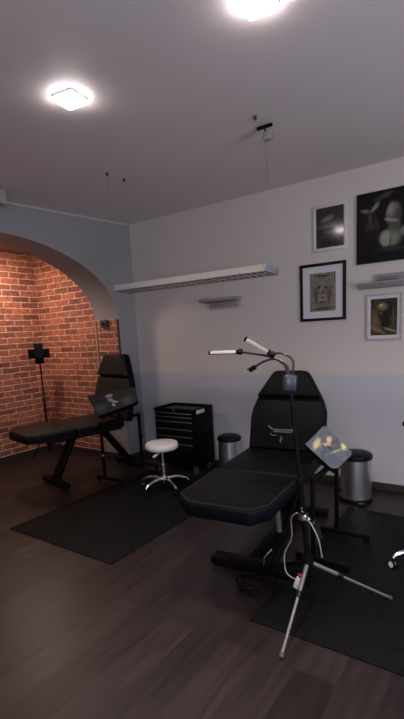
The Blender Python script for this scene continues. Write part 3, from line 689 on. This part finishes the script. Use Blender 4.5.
# ------------------------------------------------------------------ hanging linear lamp
LXa, LXb, LYa, LYb, LZa, LZb = -2.80, -1.385, 2.77, 2.965, 1.918, 1.963
t = thing('hanging_light_fixture', 'long grey louvered light fixture hanging by wires below the ceiling', 'ceiling lamp', ((LXa+LXb)/2, (LYa+LYb)/2, LZa))
R0 = Vector(((LXa+LXb)/2, (LYa+LYb)/2, LZa)); Ln, Wd, Ht = LXb-LXa, LYb-LYa, LZb-LZa
b = bmesh.new()
add_box(b, (0, 0, Ht-.004), (Ln-.02, Wd-.024, .008)); 
for s in (-1, 1): add_box(b, (0, s*(Wd/2-.006), Ht/2), (Ln-.02, .012, Ht))
hsng = obj('housing', b, fixture_side, t, False)
for s in (-1, 1):
    b = bmesh.new(); add_box(b, (s*(Ln/2-.008), 0, Ht/2), (.018, Wd+.003, Ht+.003), bev=.003); obj('end_cap', b, endcap, t)
b = bmesh.new(); add_box(b, (0, 0, .008), (Ln-.04, Wd-.026, .004)); obj('dark_cell_plate', b, dark, hsng, False)  # dark plate: shade of the louver cells put into its colour
b = bmesh.new(); NF = 26
for k in range(NF+1):
    x = -Ln/2+.03+(Ln-.06)*k/NF; add_box(b, (x, 0, .003), (.016, Wd-.026, .008))
add_box(b, (0, 0, .002), (Ln-.04, .012, .008))
obj('louver', b, louver_m, hsng, False)
for s in (-1, 1):
    b = bmesh.new(); add_tube(b, [(-Ln/2+.05, s*.03, .045), (-Ln/2+.05, s*.03-0, .046)], .013, 10); obj('tube_socket', b, white_plastic, hsng)
for o_ in bpy.data.objects:                      # the fixture hangs with its front edge slightly raised
    if o_.parent in (t, hsng) and o_.type == 'MESH': o_.data.transform(Matrix.Rotation(math.radians(-4.5), 4, 'X'))
wire_m = mat('dull_wire', (.25, .24, .24), .6)
def w(x, y, z): return Vector((x, y, z))-R0
b = bmesh.new(); add_tube(b, [w(-2.85, 2.86, ZC-.02), w(-2.80, 2.855, LZb)], .0005, 5); obj('suspension_wire', b, wire_m, t)
b = bmesh.new(); add_tube(b, [w(-1.45, 2.95, ZC-.02), w(-1.44, 2.93, 2.4), w(-1.43, 2.87, LZb)], .0006, 5); obj('suspension_wire', b, wire_m, t)
b = bmesh.new(); add_tube(b, [w(-1.443, 2.945, ZC-.02), w(-1.438, 2.94, 2.66), w(-1.432, 2.93, 2.50)], .0022, 6); obj('power_cable', b, mat('grey_cable', (.19, .175, .175), .6), t)
b = bmesh.new(); add_box(b, tuple(w(-1.43, 2.945, ZC-.075)), (.055, .05, .05), bev=.006); add_box(b, tuple(w(-1.43, 2.945, ZC-.075)), (.07, .02, .018), bev=.003); q = obj('connector_block', b, mat('grey_connector', (.28, .26, .26), .5), t); q['label'] = 'grey connector block on the cable'
b = bmesh.new(); add_box(b, tuple(w(-1.455, 2.95, ZC-.010)), (.11, .024, .018), bev=.004); add_tube(b, [w(-1.45, 2.95, ZC-.02), w(-1.45, 2.95, ZC-.045)], .008, 8); q = obj('ceiling_bracket', b, blackmetal, t)
for (x, y, n_) in ((-2.843, 2.857, 'dark ceiling anchor, the left one of the pair above the arch corner'), (-2.846, 3.057, 'dark ceiling anchor, the right one of the pair above the arch corner'), (-1.441, 2.792, 'dark ceiling anchor beside the bracket of the hanging light')):
    b = bmesh.new(); add_lathe(b, [(0, 0), (.007, 0), (.011, .012), (.011, .024), (0, .024)], (x, y, ZC-.024), 12)
    tag(obj('ceiling_anchor', b, dark), n_, 'anchor')

# ------------------------------------------------------------------ downlights
dl_m = mat('lit_panel', (1, 1, 1), .5, emis=(1, .88, .86), estr=16)
trimm = mat('downlight_rim', (.8, .78, .77), .5)
names = ['lit square ceiling lamp at upper left of the photo', 'lit square ceiling lamp cut by the top edge of the photo']
for k, (x, y) in enumerate(LAMPS[:2]):
    t = thing('ceiling_downlight', names[k], 'ceiling lamp', (x, y, ZC), math.radians(8), 'square ceiling lamps')
    b = bmesh.new(); add_box(b, (0, 0, -.005), (.140, .140, .010), bev=.003); obj('rim', b, trimm, t)
    b = bmesh.new(); add_box(b, (0, 0, -.022), (.124, .124, .022), bev=.004); q = obj('light_panel', b, dl_m, t); q['label'] = 'glowing white panel'  # panel set below the ceiling so its glowing sides imitate a glare halo

# ------------------------------------------------------------------ wall lamps
def wall_lamp(label, x0, x1, z, yb):
    t = thing('wall_light_fixture', label, 'wall lamp', ((x0+x1)/2, yb, z)); L = x1-x0
    b = bmesh.new(); add_box(b, (.02, -.02, -.045), (L-.09, .04, .09), bev=.004); obj('back_box', b, fixture, t)
    b = bmesh.new()
    for zz in (-.028, -.048, -.068): add_box(b, (.02, -.043, zz), (L-.12, .006, .010))
    obj('louver', b, louver_m, t)
    b = bmesh.new(); add_prism(b, [(-.02, .012), (-.135, .012), (-.145, -.012), (-.13, -.018), (-.02, -.03)], -L/2, L/2, Matrix(((0, 0, 1, 0), (1, 0, 0, 0), (0, 1, 0, 0), (0, 0, 0, 1))), bev=.002); obj('tray', b, fixture_side, t)
    return t
wall_lamp('small grey wall light with slotted face, on the pale wall under the hanging fixture', -2.87, -2.41, 1.885, YB)
t = thing('wall_light_fixture', 'pale wall light with slots on top, above the small white framed portrait', 'wall lamp', (-.93, YB, 1.88))
b = bmesh.new(); X4 = Matrix(((0, 0, 1, 0), (1, 0, 0, 0), (0, 1, 0, 0), (0, 0, 0, 1)))
add_prism(b, [(0, -.01), (-.12, .018), (-.125, .010), (-.06, -.028), (0, -.032)], -.26, .42, X4, bev=.002); obj('tray', b, fixture, t)
b = bmesh.new(); add_box(b, (.12, -.02, .045), (.50, .035, .075), bev=.003); bb = obj('back_box', b, fixture_side, t)
b = bmesh.new()
for zz in (.034, .052): add_box(b, (-.02, -.039, zz), (.17, .004, .006))
obj('slot', b, dark, bb)

# ------------------------------------------------------------------ pictures
def picture(label, x0, x1, z0, z1, fr, fw_, frame_m, mount, art, cat='picture'):
    t = thing('framed_picture', label, cat, ((x0+x1)/2, YB, (z0+z1)/2)); W_, H_ = x1-x0, z1-z0
    b = bmesh.new()
    for s in (-1, 1):
        add_box(b, (0, -fr/2, s*(H_/2-fw_/2)), (W_, fr, fw_), bev=.002); add_box(b, (s*(W_/2-fw_/2), -fr/2, 0), (fw_, fr, H_-2*fw_+.002), bev=.002)
    obj('frame', b, frame_m, t)
    iw, ih = W_-2*fw_, H_-2*fw_
    if mount:
        b = bmesh.new(); add_box(b, (0, -fr*.3, 0), (iw, .004, ih)); obj('mount', b, mount[0], t)
        aw, ah = iw-2*mount[1], ih-2*mount[2]
    else: aw, ah = iw, ih
    b = bmesh.new(); add_box(b, (0, -fr*.42, 0), (aw, .003, ah)); b.normal_update(); uv_metres(b, lambda c, n: (c.x/aw+.5, c.z/ah+.5))
    obj('artwork', b, art, t, False)
    return t
white_m = mat('white_mount', (.62, .60, .62), .6)
silver_f = mat('silver_frame', (.66, .63, .62), .35, metal=.2)
black_f = mat('black_frame', (.006, .006, .0065), .4, spec=.2)
pale_f = mat('pale_grey_frame', (.42, .40, .41), .5)
aBig = art_material('dark_bust_painting', (.008, .007, .0075), [
    (.22, .60, .12, .24, 0, (.020, .013, .014), .8), (.13, .76, .08, .025, -8, (.14, .14, .13), .5), (.30, .80, .085, .032, 42, (.20, .20, .18), .5), (.22, .64, .025, .12, 0, (.07, .055, .055), .6),
    (.45, .93, .14, .03, 15, (.06, .05, .05), .7), (.22, .53, .08, .05, 0, (.055, .03, .035), .7), (.33, .55, .03, .09, 20, (.045, .03, .032), .7),
    (.60, .66, .11, .155, -16, (.15, .14, .115), .25), (.56, .74, .05, .08, -20, (.24, .22, .18), .5), (.68, .62, .05, .14, -8, (.06, .055, .05), .5),
    (.62, .50, .10, .12, 0, (.07, .072, .068), .3), (.57, .575, .115, .022, -14, (.26, .25, .21), .3), (.66, .42, .05, .12, 10, (.07, .07, .06), .5),
    (.56, .33, .18, .12, -6, (.12, .12, .09), .3), (.49, .32, .09, .105, -8, (.27, .275, .21), .35), (.62, .30, .06, .08, 0, (.19, .19, .15), .5), (.56, .29, .012, .09, 0, (.08, .08, .06), .6), (.78, .40, .07, .06, 0, (.17, .17, .15), .5), (.60, .17, .22, .03, 0, (.03, .028, .025), .8)], .4, 7, .5, 1, None, .15, .035)
picture('large dark unframed painting of a pale helmeted bust, at the right edge', -1.22, -.72, 2.067, 2.648, .028, .006, black_f, None, aBig, 'painting')
aS = art_material('dark_smoke_print', (.030, .026, .027), [(.5, .55, .32, .06, 5, (.15, .13, .13), .7), (.42, .72, .22, .07, 12, (.17, .15, .15), .6), (.55, .38, .20, .06, 0, (.11, .095, .095), .7), (.5, .28, .30, .04, 0, (.06, .05, .05), .7)], .5, 6, .10, 2, None, .5)
picture('silver framed dark smoky print, hanging above the black framed sketch', -1.622, -1.308, 2.228, 2.632, .02, .028, silver_f, None, aS)
aK = art_material('sepia_sketch', (.21, .18, .145), [(.5, .47, .34, .40, 0, (.15, .125, .10), .4), (.5, .66, .20, .13, 0, (.24, .21, .17), .4), (.36, .64, .08, .05, 20, (.05, .042, .036), .6), (.62, .62, .07, .045, -10, (.06, .05, .042), .6), (.52, .50, .035, .08, 0, (.08, .066, .055), .6), (.5, .33, .17, .12, 0, (.26, .225, .18), .4), (.5, .36, .10, .018, 0, (.07, .06, .05), .5), (.5, .24, .12, .03, 0, (.08, .066, .055), .5), (.24, .40, .05, .18, 12, (.08, .07, .06), .7), (.77, .42, .05, .20, -12, (.09, .075, .06), .7), (.5, .92, .34, .022, 0, (.05, .045, .04), .3), (.5, .07, .36, .03, 0, (.07, .06, .05), .5)], .55, 14, .5, 9, None, .1, .07)
picture('black framed sepia sketch on a wide white mount', -1.757, -1.316, 1.597, 2.125, .025, .026, black_f, (white_m, .070, .062), aK)
aF = art_material('brown_portrait', (.060, .042, .026), [(.18, .38, .16, .25, 0, (.15, .10, .045), .7), (.78, .75, .22, .25, 0, (.022, .018, .014), .7), (.50, .58, .19, .20, 0, (.020, .017, .016), .3), (.56, .38, .16, .22, 0, (.016, .015, .014), .35), (.46, .78, .17, .10, 0, (.20, .135, .075), .35), (.40, .82, .08, .035, 5, (.48, .36, .24), .5), (.40, .60, .06, .04, 0, (.10, .075, .05), .5), (.27, .15, .28, .05, -20, (.20, .15, .08), .6), (.75, .14, .24, .03, -15, (.28, .21, .13), .5), (.86, .50, .04, .25, 0, (.11, .075, .04), .7)], .6, 8, .35, 4)
picture('small pale framed brown portrait under the slotted wall light', -1.135, -.835, 1.397, 1.800, .02, .015, pale_f, (white_m, .024, .028), aF)

# ------------------------------------------------------------------ small wall pieces
t = thing('junction_box', 'small dark box at the top of the brick jamb of the arch', 'junction box', (-4.19, 3.975, 1.715))
b = bmesh.new(); add_box(b, (0, -.02, 0), (.11, .04, .085), bev=.006); obj('casing', b, dark, t)
b = bmesh.new(); add_tube(b, [(0, -.04, -.0), (0, -.05, 0)], .014, 12); obj('cap', b, black_plastic, t)
t = thing('ceiling_duct_box', 'light grey box under the ceiling at the left edge, above the arch', 'box', (-3.9, 2.10, 2.805))
bm = bmesh.new(); add_box(bm, (0, 0, 0), (.30, .83, .12), bev=.004); obj('casing', bm, fixture, t)
bm = bmesh.new(); add_box(bm, (.02, -.03, -.064), (.24, .72, .012)); obj('dark_underside', bm, dark, t)  # dark plate across the underside of the box
